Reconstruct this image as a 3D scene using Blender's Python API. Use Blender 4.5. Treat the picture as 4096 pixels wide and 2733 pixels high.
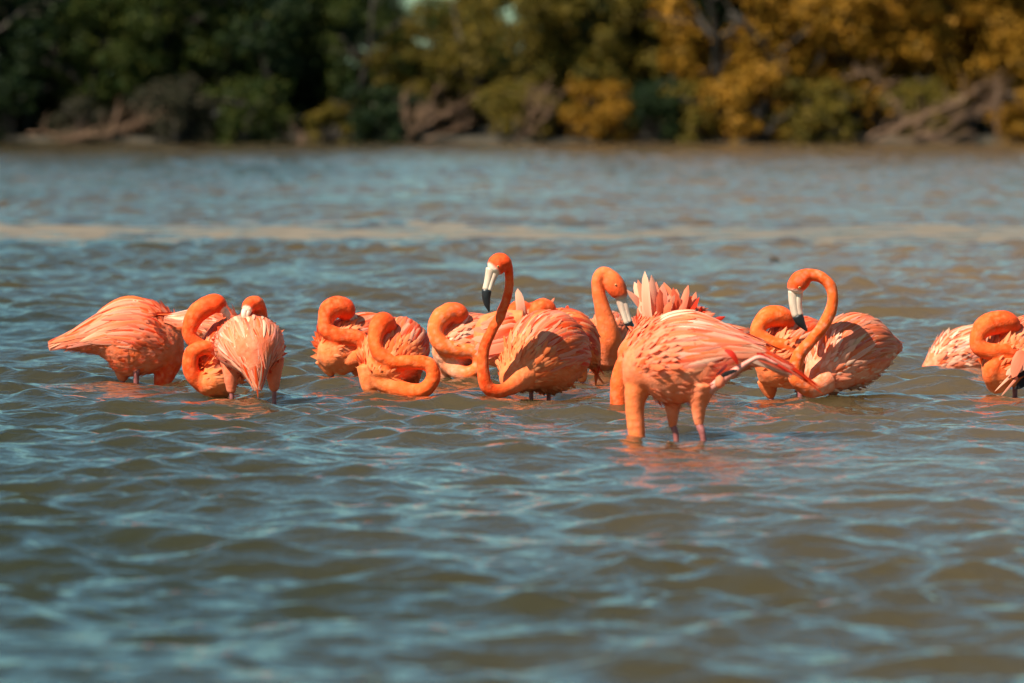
import bpy, bmesh, math, random
import numpy as np
from mathutils import Vector, Matrix
from math import radians, sin, cos, pi

for o in list(bpy.data.objects):
    bpy.data.objects.remove(o, do_unlink=True)
scene = bpy.context.scene
C = scene.collection
random.seed(11)
rng = np.random.default_rng(11)

# ------------------------------------------------------------------ camera
F = 31250.0            # focal length in photo pixels (a 275 mm lens on a 36 mm sensor)
CX, CY = 2048.0, 1366.5
HOR = 280.0            # photo row of the horizon
H = 1.45               # eye height above the lagoon
PITCH = math.atan((CY - HOR) / F)
cam_d = bpy.data.cameras.new('camera')
cam_d.sensor_width = 36.0
cam_d.lens = 36.0 * F / 4096.0
cam_d.clip_start = 0.5
cam_d.clip_end = 6000
cam_d.dof.use_dof = True
cam_d.dof.focus_distance = 34.5
cam_d.dof.aperture_fstop = 4.3
cam = bpy.data.objects.new('camera', cam_d)
cam.location = (0, 0, H)
cam.rotation_euler = (pi / 2 - PITCH, 0, 0)
C.objects.link(cam)
scene.camera = cam

# ------------------------------------------------------------------ sky, sun, exposure
SUN_FROM = Vector((-0.52, -0.46, 0.76)).normalized()      # direction towards the sun
SUN_EL = math.asin(SUN_FROM.z)
SUN_AZ = math.atan2(SUN_FROM.x, SUN_FROM.y)               # clockwise from +Y
world = bpy.data.worlds.new('World')
scene.world = world
world.use_nodes = True
wn = world.node_tree.nodes
wl = world.node_tree.links
sky = wn.new('ShaderNodeTexSky')
sky.sky_type = 'NISHITA'
sky.sun_disc = False
sky.sun_elevation = SUN_EL
sky.sun_rotation = SUN_AZ
sky.air_density = 1.0
sky.dust_density = 0.3
sky.ozone_density = 1.5
tint = wn.new('ShaderNodeMix'); tint.data_type = 'RGBA'; tint.blend_type = 'MULTIPLY'; tint.inputs[0].default_value = 1.0
tint.inputs[7].default_value = (0.67, 1.00, 0.92, 1)
wl.new(sky.outputs[0], tint.inputs[6])
wl.new(tint.outputs[2], wn['Background'].inputs[0])
wn['Background'].inputs[1].default_value = 0.068
sun_d = bpy.data.lights.new('sun', 'SUN')
sun_d.energy = 5.0
sun_d.angle = radians(0.53)
sun_d.color = (1.0, 0.90, 0.76)
sun = bpy.data.objects.new('sun', sun_d)
sun.rotation_euler = SUN_FROM.to_track_quat('Z', 'Y').to_euler()
sun.location = (-30, -20, 40)
C.objects.link(sun)
scene.view_settings.view_transform = 'Standard'
scene.view_settings.look = 'None'
scene.view_settings.gamma = 1.0
scene.view_settings.exposure = 0.78
scene.render.engine = 'CYCLES'


def W(px, py, D):
    """point on the ray of photo pixel (px, py) where it crosses the vertical plane y = D"""
    cx, cy = (px - CX) / F, (CY - py) / F
    dy = cos(PITCH) + cy * sin(PITCH)
    dz = -sin(PITCH) + cy * cos(PITCH)
    return Vector((cx / dy * D, D, H + dz / dy * D))


def water_depth(py):
    cy = (CY - py) / F
    dy = cos(PITCH) + cy * sin(PITCH)
    dz = -sin(PITCH) + cy * cos(PITCH)
    return -H / dz * dy


# ------------------------------------------------------------------ helpers
def link(o, parent=None):
    C.objects.link(o)
    if parent is not None:
        o.parent = parent
    return o


def empty(name, loc=(0, 0, 0)):
    o = bpy.data.objects.new(name, None)
    o.empty_display_size = 0.1
    o.location = loc
    C.objects.link(o)
    return o


def tag(o, label=None, cat=None, group=None, kind=None):
    if label: o['label'] = label
    if cat: o['category'] = cat
    if group: o['group'] = group
    if kind: o['kind'] = kind
    return o


def mesh_np(name, verts, faces, smooth=True):
    me = bpy.data.meshes.new(name)
    me.from_pydata([tuple(v) for v in verts], [], [tuple(f) for f in faces])
    if smooth:
        me.polygons.foreach_set('use_smooth', [True] * len(me.polygons))
    me.update()
    return me


def catmull(P, n):
    """resample control rows P (k x d) with a centripetal-ish Catmull-Rom spline to n rows"""
    P = np.asarray(P, float)
    k = len(P)
    ext = np.vstack([2 * P[0] - P[1], P, 2 * P[-1] - P[-2]])
    seg = np.linalg.norm(np.diff(P[:, :3], axis=0), axis=1)
    s = np.concatenate([[0], np.cumsum(seg)])
    out = []
    for u in np.linspace(0, s[-1], n):
        i = min(max(np.searchsorted(s, u, side='right') - 1, 0), k - 2)
        t = (u - s[i]) / max(seg[i], 1e-9)
        p0, p1, p2, p3 = ext[i], ext[i + 1], ext[i + 2], ext[i + 3]
        out.append(0.5 * (2 * p1 + (p2 - p0) * t + (2 * p0 - 5 * p1 + 4 * p2 - p3) * t * t + (3 * p1 - p0 - 3 * p2 + p3) * t ** 3))
    return np.array(out)


def frames(C3, upright=True):
    T = np.gradient(C3, axis=0)
    T /= np.linalg.norm(T, axis=1)[:, None] + 1e-12
    n = len(T)
    S = np.zeros_like(T)
    if upright:
        S = np.cross(T, np.array([0, 0, 1.0]))
        ln = np.linalg.norm(S, axis=1)
        for i in range(n):
            S[i] = S[i] / ln[i] if ln[i] > 0.15 else (S[i - 1] if i else np.array([1.0, 0, 0]))
    else:
        a = np.array([0, 1.0, 0]) if abs(T[0][1]) < 0.9 else np.array([1.0, 0, 0])
        s = np.cross(T[0], a); s /= np.linalg.norm(s)
        for i in range(n):
            s = s - T[i] * np.dot(s, T[i]); s /= np.linalg.norm(s) + 1e-12
            S[i] = s
    U = np.cross(S, T)
    U /= np.linalg.norm(U, axis=1)[:, None] + 1e-12
    return T, S, U


def sweep(path, ru, rs, m=16, upright=False, cap=True):
    """closed tube round path (n x 3); ru / rs radii along the up and side vectors"""
    T, S, U = frames(path, upright)
    n = len(path)
    a = np.linspace(0, 2 * pi, m, endpoint=False)
    V = path[:, None, :] + (ru[:, None] * np.cos(a)[None])[..., None] * U[:, None] + (rs[:, None] * np.sin(a)[None])[..., None] * S[:, None]
    V = V.reshape(-1, 3).tolist()
    Fs = []
    for i in range(n - 1):
        for j in range(m):
            Fs.append((i * m + j, i * m + (j + 1) % m, (i + 1) * m + (j + 1) % m, (i + 1) * m + j))
    if cap:
        r0 = min(ru[0], rs[0]) * 0.6; r1 = min(ru[-1], rs[-1]) * 0.6
        V.append((path[0] - T[0] * r0).tolist()); b = len(V) - 1
        V.append((path[-1] + T[-1] * r1).tolist()); e = len(V) - 1
        for j in range(m):
            Fs.append((b, (j + 1) % m, j))
            Fs.append((e, (n - 1) * m + j, (n - 1) * m + (j + 1) % m))
    return V, Fs


def join(parts):
    V, Fs = [], []
    for v, f in parts:
        o = len(V)
        V += v
        Fs += [tuple(i + o for i in q) for q in f]
    return V, Fs


# ------------------------------------------------------------------ materials
def new_mat(name):
    m = bpy.data.materials.new(name)
    m.use_nodes = True
    nt = m.node_tree
    return m, nt, nt.nodes, nt.links, nt.nodes['Principled BSDF']


def ramp(nodes, stops, interp='LINEAR'):
    r = nodes.new('ShaderNodeValToRGB')
    r.color_ramp.interpolation = interp
    el = r.color_ramp.elements
    el[0].position, el[0].color = stops[0][0], (*stops[0][1], 1)
    el[1].position, el[1].color = stops[-1][0], (*stops[-1][1], 1)
    for p, c in stops[1:-1]:
        e = el.new(p); e.color = (*c, 1)
    return r


def mixc(nodes, links, fac, a, b, blend='MIX'):
    n = nodes.new('ShaderNodeMix')
    n.data_type = 'RGBA'
    n.blend_type = blend
    n.clamp_factor = True
    for sock, v in ((0, fac), (6, a), (7, b)):
        if hasattr(v, 'links'):
            links.new(v, n.inputs[sock])
        elif sock == 0:
            n.inputs[0].default_value = v
        else:
            n.inputs[sock].default_value = (*v, 1)
    return n.outputs[2]


def noise(nodes, links, vec, scale, detail=4, rough=0.55, dist=0.0):
    n = nodes.new('ShaderNodeTexNoise')
    n.inputs['Scale'].default_value = scale
    n.inputs['Detail'].default_value = detail
    n.inputs['Roughness'].default_value = rough
    n.inputs['Distortion'].default_value = dist
    if vec is not None:
        links.new(vec, n.inputs['Vector'])
    return n


def mapping(nodes, links, vec, scale=(1, 1, 1), rot=(0, 0, 0), loc=(0, 0, 0)):
    n = nodes.new('ShaderNodeMapping')
    n.inputs['Scale'].default_value = scale
    n.inputs['Rotation'].default_value = rot
    n.inputs['Location'].default_value = loc
    links.new(vec, n.inputs['Vector'])
    return n.outputs[0]


def mat_water():
    m, nt, N, L, P = new_mat('lagoon_water')
    geo = N.new('ShaderNodeNewGeometry')
    pos = geo.outputs['Position']
    # light's warm cast towards the right put into the colour, over drifting silt patches
    big = noise(N, L, mapping(N, L, pos, (0.10, 0.05, 0.0)), 1.0, 3)
    sep = N.new('ShaderNodeSeparateXYZ'); L.new(pos, sep.inputs[0])
    mr = N.new('ShaderNodeMapRange'); mr.inputs[1].default_value = -3.5; mr.inputs[2].default_value = 5.0
    L.new(sep.outputs[0], mr.inputs[0])
    ad = N.new('ShaderNodeMath'); ad.operation = 'ADD'
    my = N.new('ShaderNodeMapRange'); my.inputs[1].default_value = 18; my.inputs[2].default_value = 75; my.inputs[3].default_value = -0.3; my.inputs[4].default_value = 0.42
    L.new(sep.outputs[1], my.inputs[0])
    axy = N.new('ShaderNodeMath'); axy.operation = 'ADD'; L.new(mr.outputs[0], axy.inputs[0]); L.new(my.outputs[0], axy.inputs[1])
    L.new(axy.outputs[0], ad.inputs[0])
    sb = N.new('ShaderNodeMath'); sb.operation = 'MULTIPLY_ADD'; sb.inputs[1].default_value = 1.1; sb.inputs[2].default_value = -0.55
    L.new(big.outputs[0], sb.inputs[0]); L.new(sb.outputs[0], ad.inputs[1]); ad.use_clamp = True
    col = mixc(N, L, ad.outputs[0], (0.023, 0.024, 0.010), (0.130, 0.083, 0.041))
    L.new(col, P.inputs['Base Color'])
    P.inputs['Roughness'].default_value = 0.07
    P.inputs['IOR'].default_value = 1.333
    P.subsurface_method = 'BURLEY'      # cloudy water: light spreads under the surface
    P.inputs['Subsurface Weight'].default_value = 1.0
    P.inputs['Subsurface Radius'].default_value = (1.0, 0.9, 0.6)
    P.inputs['Subsurface Scale'].default_value = 1.1
    n1 = noise(N, L, mapping(N, L, pos, (0.7, 1.0, 1.0), (0, 0, 0.3)), 9.0, 3, 0.55, 0.4)
    n2 = noise(N, L, mapping(N, L, pos, (0.8, 1.2, 1.0), (0, 0, -0.4)), 26.0, 2, 0.5, 0.2)
    b1 = N.new('ShaderNodeBump'); b1.inputs['Strength'].default_value = 1.0; b1.inputs['Distance'].default_value = 0.020
    b2 = N.new('ShaderNodeBump'); b2.inputs['Strength'].default_value = 1.0; b2.inputs['Distance'].default_value = 0.0022
    L.new(n1.outputs[0], b1.inputs['Height']); L.new(n2.outputs[0], b2.inputs['Height'])
    L.new(b1.outputs[0], b2.inputs['Normal']); L.new(b2.outputs[0], P.inputs['Normal'])
    return m


def mat_simple(name, stops, scale, rough=0.9, bump=0.02, coords='Object', stretch=(1, 1, 1)):
    m, nt, N, L, P = new_mat(name)
    tc = N.new('ShaderNodeTexCoord')
    v = mapping(N, L, tc.outputs[coords], stretch)
    n = noise(N, L, v, scale, 6, 0.6)
    r = ramp(N, stops)
    L.new(n.outputs[0], r.inputs[0]); L.new(r.outputs[0], P.inputs['Base Color'])
    P.inputs['Roughness'].default_value = rough
    b = N.new('ShaderNodeBump'); b.inputs['Strength'].default_value = 0.6; b.inputs['Distance'].default_value = bump
    n2 = noise(N, L, v, scale * 3, 5, 0.6)
    L.new(n2.outputs[0], b.inputs['Height']); L.new(b.outputs[0], P.inputs['Normal'])
    return m


def obj_attr(N, name):
    a = N.new('ShaderNodeAttribute'); a.attribute_type = 'OBJECT'; a.attribute_name = name
    return a


def translucent_mix(N, L, P, col, fac):
    t = N.new('ShaderNodeBsdfTranslucent')
    L.new(col, t.inputs['Color'])
    mx = N.new('ShaderNodeMixShader'); mx.inputs[0].default_value = fac
    out = N['Material Output']
    L.new(P.outputs[0], mx.inputs[1]); L.new(t.outputs[0], mx.inputs[2]); L.new(mx.outputs[0], out.inputs['Surface'])


def mat_leaf():
    m, nt, N, L, P = new_mat('foliage')
    geo = N.new('ShaderNodeNewGeometry')
    a = obj_attr(N, 'tint')
    b = obj_attr(N, 'tint_old')
    r = N.new('ShaderNodeMath'); r.operation = 'POWER'; r.inputs[1].default_value = 1.6
    L.new(geo.outputs['Random Per Island'], r.inputs[0])
    col = mixc(N, L, r.outputs[0], a.outputs['Color'], b.outputs['Color'])
    hv = N.new('ShaderNodeHueSaturation')
    mr = N.new('ShaderNodeMapRange'); mr.inputs[3].default_value = 0.6; mr.inputs[4].default_value = 1.35
    n = noise(N, L, geo.outputs['Position'], 2.2, 2)
    L.new(n.outputs[0], mr.inputs[0]); L.new(mr.outputs[0], hv.inputs['Value']); L.new(col, hv.inputs['Color'])
    L.new(hv.outputs[0], P.inputs['Base Color'])
    P.inputs['Roughness'].default_value = 0.6
    P.inputs['Specular IOR Level'].default_value = 0.12
    translucent_mix(N, L, P, hv.outputs[0], 0.25)
    return m


def mat_plumage():
    """body: peach to orange down; neck_mix / face_mix are per-vertex colour regions of the bird"""
    m, nt, N, L, P = new_mat('plumage')
    tc = N.new('ShaderNodeTexCoord')
    ta = obj_attr(N, 'tint_body'); tn = obj_attr(N, 'tint_neck'); tp = obj_attr(N, 'tint_pale')
    nm = N.new('ShaderNodeAttribute'); nm.attribute_name = 'neck_mix'
    fm = N.new('ShaderNodeAttribute'); fm.attribute_name = 'face_mix'
    ob = tc.outputs['Object']
    vo = N.new('ShaderNodeTexVoronoi'); vo.inputs['Scale'].default_value = 34
    n0 = noise(N, L, ob, 14, 4, 0.6)
    dv = N.new('ShaderNodeVectorMath'); dv.operation = 'MULTIPLY_ADD'
    dv.inputs[1].default_value = (0.05, 0.05, 0.05)
    L.new(n0.outputs['Color'], dv.inputs[0]); L.new(ob, dv.inputs[2]); L.new(dv.outputs[0], vo.inputs['Vector'])
    r = ramp(N, [(0.35, (0, 0, 0)), (0.7, (1, 1, 1))])
    L.new(n0.outputs[0], r.inputs[0])
    pale = N.new('ShaderNodeMath'); pale.operation = 'MULTIPLY'; pale.inputs[1].default_value = 0.5
    L.new(r.outputs[0], pale.inputs[0])
    col = mixc(N, L, pale.outputs[0], ta.outputs['Color'], tp.outputs['Color'])
    n3 = noise(N, L, ob, 45, 4, 0.65)
    n3r = ramp(N, [(0.38, (0, 0, 0)), (0.62, (1, 1, 1))]); L.new(n3.outputs[0], n3r.inputs[0])
    nk = mixc(N, L, n3r.outputs[0], tn.outputs['Color'], (1.0, 0.17, 0.03))
    nk2 = mixc(N, L, 0.4, tn.outputs['Color'], nk)
    vr = ramp(N, [(0.0, (1, 1, 1)), (0.55, (0, 0, 0))])
    L.new(vo.outputs['Distance'], vr.inputs[0])
    vf = N.new('ShaderNodeMath'); vf.operation = 'MULTIPLY'; vf.inputs[1].default_value = 0.45; L.new(vr.outputs[0], vf.inputs[0])
    col = mixc(N, L, vf.outputs[0], col, tp.outputs['Color'])
    n5 = noise(N, L, ob, 9, 3, 0.5)
    n5r = ramp(N, [(0.42, (0, 0, 0)), (0.68, (0.5, 0.5, 0.5))]); L.new(n5.outputs[0], n5r.inputs[0])
    nk2 = mixc(N, L, n5r.outputs[0], nk2, (1.0, 0.19, 0.04))
    vf2 = N.new('ShaderNodeMath'); vf2.operation = 'MULTIPLY'; vf2.inputs[1].default_value = 0.30; L.new(vr.outputs[0], vf2.inputs[0])
    nk2 = mixc(N, L, vf2.outputs[0], nk2, tp.outputs['Color'])
    hm = N.new('ShaderNodeAttribute'); hm.attribute_name = 'head_mix'
    nk2 = mixc(N, L, hm.outputs['Fac'], nk2, (0.84, 0.048, 0.003))
    col = mixc(N, L, nm.outputs['Fac'], col, nk2)
    col = mixc(N, L, fm.outputs['Fac'], col, (0.80, 0.64, 0.48))
    L.new(col, P.inputs['Base Color'])
    P.inputs['Roughness'].default_value = 0.75
    P.inputs['Specular IOR Level'].default_value = 0.2
    P.inputs['Sheen Weight'].default_value = 0.03
    P.inputs['Sheen Roughness'].default_value = 0.5
    bm1 = N.new('ShaderNodeBump'); bm1.inputs['Strength'].default_value = 0.5; bm1.inputs['Distance'].default_value = 0.003
    L.new(vo.outputs['Distance'], bm1.inputs['Height'])
    n2 = noise(N, L, ob, 120, 4, 0.65)
    bm2 = N.new('ShaderNodeBump'); bm2.inputs['Strength'].default_value = 0.7; bm2.inputs['Distance'].default_value = 0.004
    L.new(n2.outputs[0], bm2.inputs['Height']); L.new(bm1.outputs[0], bm2.inputs['Normal'])
    L.new(bm2.outputs[0], P.inputs['Normal'])
    return m


def mat_feather(name, island=False):
    m, nt, N, L, P = new_mat(name)
    if island:
        g = N.new('ShaderNodeNewGeometry')
        ta = obj_attr(N, 'tint_body'); tp = obj_attr(N, 'tint_pale')
        col = mixc(N, L, g.outputs['Random Per Island'], ta.outputs['Color'], tp.outputs['Color'])
    else:
        ta = obj_attr(N, 'tint'); tb = obj_attr(N, 'tint_edge')
        at = N.new('ShaderNodeAttribute'); at.attribute_name = 'feather_uv'
        sp = N.new('ShaderNodeSeparateXYZ'); L.new(at.outputs['Vector'], sp.inputs[0])
        ab = N.new('ShaderNodeMath'); ab.operation = 'ABSOLUTE'; L.new(sp.outputs[0], ab.inputs[0])
        # paler vane edges and tip, deeper along the shaft and the root
        mr = N.new('ShaderNodeMapRange'); mr.inputs[1].default_value = 0.25; mr.inputs[2].default_value = 1.0
        L.new(ab.outputs[0], mr.inputs[0])
        mr2 = N.new('ShaderNodeMapRange'); mr2.inputs[1].default_value = 0.2; mr2.inputs[2].default_value = 1.0
        mr2.inputs[4].default_value = 0.8
        L.new(sp.outputs[1], mr2.inputs[0])
        av = N.new('ShaderNodeMath'); av.operation = 'MAXIMUM'; L.new(mr.outputs[0], av.inputs[0]); L.new(mr2.outputs[0], av.inputs[1])
        nz = noise(N, L, mapping(N, L, at.outputs['Vector'], (6, 1.5, 1)), 1.5, 3)
        ml = N.new('ShaderNodeMath'); ml.operation = 'MULTIPLY'; L.new(av.outputs[0], ml.inputs[0]); L.new(nz.outputs[0], ml.inputs[1])
        ms = N.new('ShaderNodeMath'); ms.operation = 'MULTIPLY'; ms.inputs[1].default_value = 1.15; L.new(ml.outputs[0], ms.inputs[0]); ms.use_clamp = True
        col = mixc(N, L, ms.outputs[0], ta.outputs['Color'], tb.outputs['Color'])
        # barbs
        wv = N.new('ShaderNodeTexWave'); wv.inputs['Scale'].default_value = 9; wv.inputs['Distortion'].default_value = 2.0
        L.new(mapping(N, L, at.outputs['Vector'], (0.8, 1.6, 1), (0, 0, 0.9)), wv.inputs['Vector'])
        b = N.new('ShaderNodeBump'); b.inputs['Strength'].default_value = 0.25; b.inputs['Distance'].default_value = 0.002
        L.new(wv.outputs['Fac'], b.inputs['Height']); L.new(b.outputs[0], P.inputs['Normal'])
    L.new(col, P.inputs['Base Color'])
    P.inputs['Roughness'].default_value = 0.65
    P.inputs['Specular IOR Level'].default_value = 0.25
    translucent_mix(N, L, P, col, 0.22)
    return m


M_WATER = mat_water()
M_SAND = mat_simple('wet_sand', [(0.3, (0.14, 0.105, 0.066)), (0.7, (0.24, 0.18, 0.115))], 1.5, 0.6, 0.01)
M_MUD = mat_simple('shore_mud', [(0.3, (0.030, 0.026, 0.018)), (0.7, (0.075, 0.062, 0.040))], 1.2, 0.9, 0.05)
M_BED = mat_simple('lagoon_mud', [(0.3, (0.06, 0.05, 0.03)), (0.7, (0.10, 0.085, 0.05))], 2, 0.9, 0.01)
M_BARK = mat_simple('bark', [(0.3, (0.025, 0.020, 0.015)), (0.7, (0.065, 0.052, 0.040))], 6, 0.9, 0.01, stretch=(1, 1, 0.3))
M_DEAD = mat_simple('dead_wood', [(0.3, (0.14, 0.08, 0.045)), (0.7, (0.30, 0.18, 0.11))], 5, 0.9, 0.01, stretch=(1, 1, 0.3))
M_LEAF = mat_leaf()
M_PLUM = mat_plumage()
M_FEA = mat_feather('feather')
M_DOWN = mat_feather('down', island=True)
M_BILL = mat_simple('bill_cream', [(0.35, (0.55, 0.36, 0.26)), (0.62, (0.78, 0.62, 0.46))], 40, 0.45, 0.001, stretch=(1, 1, 0.3))
M_BLACK = mat_simple('bill_black', [(0.3, (0.008, 0.008, 0.009)), (0.7, (0.02, 0.02, 0.022))], 40, 0.35, 0.001)
M_LEG = mat_simple('leg_skin', [(0.3, (0.20, 0.045, 0.045)), (0.7, (0.42, 0.13, 0.11))], 50, 0.55, 0.002)
M_PINK = mat_simple('pink_skin', [(0.3, (0.72, 0.22, 0.16)), (0.7, (0.86, 0.38, 0.28))], 40, 0.6, 0.003)
M_IRIS = mat_simple('iris', [(0.3, (0.50, 0.36, 0.12)), (0.7, (0.66, 0.52, 0.22))], 60, 0.2, 0.0005)
M_PUPIL = mat_simple('pupil', [(0.3, (0.004, 0.004, 0.004)), (0.7, (0.01, 0.01, 0.01))], 60, 0.1, 0.0005)

# ------------------------------------------------------------------ water
SHORE_Y = 153.5


def steps(a, b, s0, s1):
    out = [a]
    x = a
    while x < b:
        t = (x - a) / (b - a)
        x += s0 * (s1 / s0) ** t
        out.append(x)
    return out


def build_water():
    ys = np.array(sorted(set(np.round(
        [-p for p in steps(2, 90, 1.0, 12)] + steps(-2, 16.4, 0.9, 0.06) + steps(16.45, 45, 0.033, 0.036) + steps(45.05, 156, 0.04, 0.42), 4))))
    half = steps(0, 3.4, 0.028, 0.032) + steps(3.44, 13, 0.036, 0.14) + steps(13.2, 260, 0.25, 40)
    xs = np.array(sorted(set(np.round([-v for v in half] + half, 4))))
    X, Y = np.meshgrid(xs, ys)
    X = X.astype(np.float32); Y = Y.astype(np.float32)
    DX = np.gradient(xs).astype(np.float32)[None, :]
    DY = np.gradient(ys).astype(np.float32)[:, None]
    Z = np.zeros_like(X); OX = np.zeros_like(X); OY = np.zeros_like(X)
    r = np.random.default_rng(8)
    lam = np.exp(np.linspace(math.log(0.11), math.log(1.6), 110))
    octaves = math.log2(1.6 / 0.11)
    per = 110 / octaves
    sl = 0.088
    # gusts: patches of livelier and calmer water
    G = np.ones_like(X)
    for k in range(7):
        th = r.uniform(0, 2 * pi); kk = 2 * pi / r.uniform(3, 11)
        G += 0.13 * np.sin(kk * (X * cos(th) * 0.7 + Y * sin(th)) + r.uniform(0, 6.28)).astype(np.float32)
    G = np.clip(G, 0.45, 1.6)
    shallow = 1 - 0.45 * np.exp(-((Y - 69.5) / 4.0) ** 2)
    for l in lam:
        k = 2 * pi / l
        th = -pi / 2 + 0.2 + r.normal(0, 0.85 if l < 1.1 else 0.5)
        kx, ky = k * cos(th), k * sin(th)
        w = 1.35 if l < 0.45 else (1.25 if l < 0.8 else 0.9)
        a = sl * w * math.sqrt(2 / per) / k * r.uniform(0.7, 1.3)
        ph = np.maximum(abs(kx) * DX, abs(ky) * DY)
        fade = np.clip((2.3 - ph) / 0.9, 0, 1)
        arg = (kx * X + ky * Y + r.uniform(0, 6.28)).astype(np.float32)
        af = (a * fade).astype(np.float32) * (G if l < 0.8 else 1.0) * shallow
        Z += af * np.cos(arg)
        sn = af * np.sin(arg) * 0.85
        OX -= sn * cos(th); OY -= sn * sin(th)
    V = np.stack([X + OX, Y + OY, Z], -1).reshape(-1, 3)
    ny, nx = X.shape
    idx = np.arange(ny * nx, dtype=np.int32).reshape(ny, nx)
    Q = np.stack([idx[:-1, :-1], idx[:-1, 1:], idx[1:, 1:], idx[1:, :-1]], -1).reshape(-1, 4)
    me = bpy.data.meshes.new('water')
    me.vertices.add(len(V)); me.vertices.foreach_set('co', V.astype(np.float32).ravel())
    me.loops.add(Q.size); me.loops.foreach_set('vertex_index', Q.ravel())
    me.polygons.add(len(Q))
    me.polygons.foreach_set('loop_start', np.arange(0, Q.size, 4, dtype=np.int32))
    me.polygons.foreach_set('loop_total', np.full(len(Q), 4, dtype=np.int32))
    me.polygons.foreach_set('use_smooth', np.ones(len(Q), dtype=bool))
    me.update(); me.validate()
    me.materials.append(M_WATER)
    o = bpy.data.objects.new('water', me)
    link(o); o['kind'] = 'structure'


build_water()


def sheet(name, xs, ys, fz, mat):
    V = [(x, y, fz(x, y)) for y in ys for x in xs]
    nx = len(xs)
    Fs = [(j * nx + i, j * nx + i + 1, (j + 1) * nx + i + 1, (j + 1) * nx + i) for j in range(len(ys) - 1) for i in range(nx - 1)]
    me = mesh_np(name, V, Fs)
    me.materials.append(mat)
    o = link(bpy.data.objects.new(name, me))
    o['kind'] = 'structure'
    return o


BED_Z = -0.46
sheet('lagoon_bed', np.linspace(-260, 260, 27), np.linspace(-90, 156, 26), lambda x, y: BED_Z, M_BED)
_ph = [random.uniform(0, 6.28) for _ in range(12)]


def nz2(x, y, s):
    return (sin(x * 1.3 * s + _ph[0]) + sin(x * 0.61 * s + y * 0.9 * s + _ph[1]) + sin(-x * 0.37 * s + y * 1.7 * s + _ph[2]) + sin(x * 2.9 * s + y * 0.4 * s + _ph[3])) / 4


def bank_z(x, y):
    t = max(0.0, y - SHORE_Y - 0.5 * nz2(x, 0, 0.6))
    return -0.3 + 0.42 * min(1, t / 1.4) + 0.35 * min(1, max(0, t - 2) / 25) + 0.06 * nz2(x, y, 1.3)


def geom_steps(a, b, n):
    return [a * (b / a) ** (i / (n - 1)) for i in range(n)]


hx = list(np.linspace(0, 20, 45)) + geom_steps(22, 2500, 14)
xs_bank = sorted(set([-v for v in hx] + hx))
ys_bank = list(np.linspace(SHORE_Y - 1.0, SHORE_Y + 6, 22)) + [SHORE_Y + v for v in geom_steps(8, 3500, 18)]
sheet('shore', xs_bank, ys_bank, bank_z, M_MUD)


def sandbar_z(x, y):
    d = (y - 69.6 - 0.8 * nz2(x, 0, 0.35)) / (4.6 + 0.9 * nz2(x, 3.0, 0.25))
    return 0.014 * (1 - d ** 4) - 0.004 + 0.013 * nz2(x, y, 1.1) + 0.011 * nz2(y, x, 3.1) if abs(d) < 3 else -0.3


sheet('sandbar', sorted(set(list(np.linspace(-14, 14, 240)) + list(np.linspace(-70, 70, 60)))), np.linspace(60, 80, 110), sandbar_z, M_SAND)

# ------------------------------------------------------------------ trees on the far shore
def leaf_clumps(r, n_clump, leaves, R, hz, base, size=0.10, shell=0.5, cr_rng=(0.32, 0.6)):
    """many small leaf faces in clumps spread through an uneven crown, leaves facing roughly out of their clump"""
    V, Fs = [], []
    for c in range(n_clump):
        u = r.normal(size=3); u /= np.linalg.norm(u)
        rad = r.uniform(shell, 1.0) ** 0.7
        lump = 1 + 0.25 * math.sin(u[0] * 5 + u[2] * 3 + base) + 0.18 * math.sin(u[1] * 7 - u[2] * 4)
        cx = np.array([u[0] * R * rad * lump, u[1] * R * rad * lump * 0.9, base + hz * (0.5 + 0.5 * u[2] * rad * lump)])
        cr = r.uniform(*cr_rng)
        for q in range(leaves):
            o = r.normal(size=3); o /= np.linalg.norm(o)
            k = r.uniform(0.35, 1.0) ** 0.6 * cr
            if r.random() < 0.1: k *= 1.35
            p = cx + o * k * np.array([1, 1, 0.72])
            nrm = o + r.normal(size=3) * 0.5; nrm[2] += 0.25; nrm /= np.linalg.norm(nrm)
            d = np.cross(nrm, r.normal(size=3)); d /= np.linalg.norm(d)
            s = np.cross(nrm, d)
            l = size * r.uniform(0.7, 1.4); w = l * 0.34
            i = len(V)
            V += [p - d * l * 0.5, p + s * w, p + d * l * 0.5, p - s * w]
            Fs.append((i, i + 1, i + 2, i + 3))
    return V, Fs


def limb(r, p0, d, length, rad, n=6, bend=0.25):
    P = [np.array(p0, float)]
    d = np.array(d, float); d /= np.linalg.norm(d)
    for i in range(n):
        d = d + r.normal(size=3) * bend; d[2] = d[2] * 0.9 + 0.06; d /= np.linalg.norm(d)
        P.append(P[-1] + d * length / n)
    P = np.array(P)
    rr = np.linspace(rad, rad * 0.3, len(P))
    return P, sweep(P, rr, rr, 6)


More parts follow.
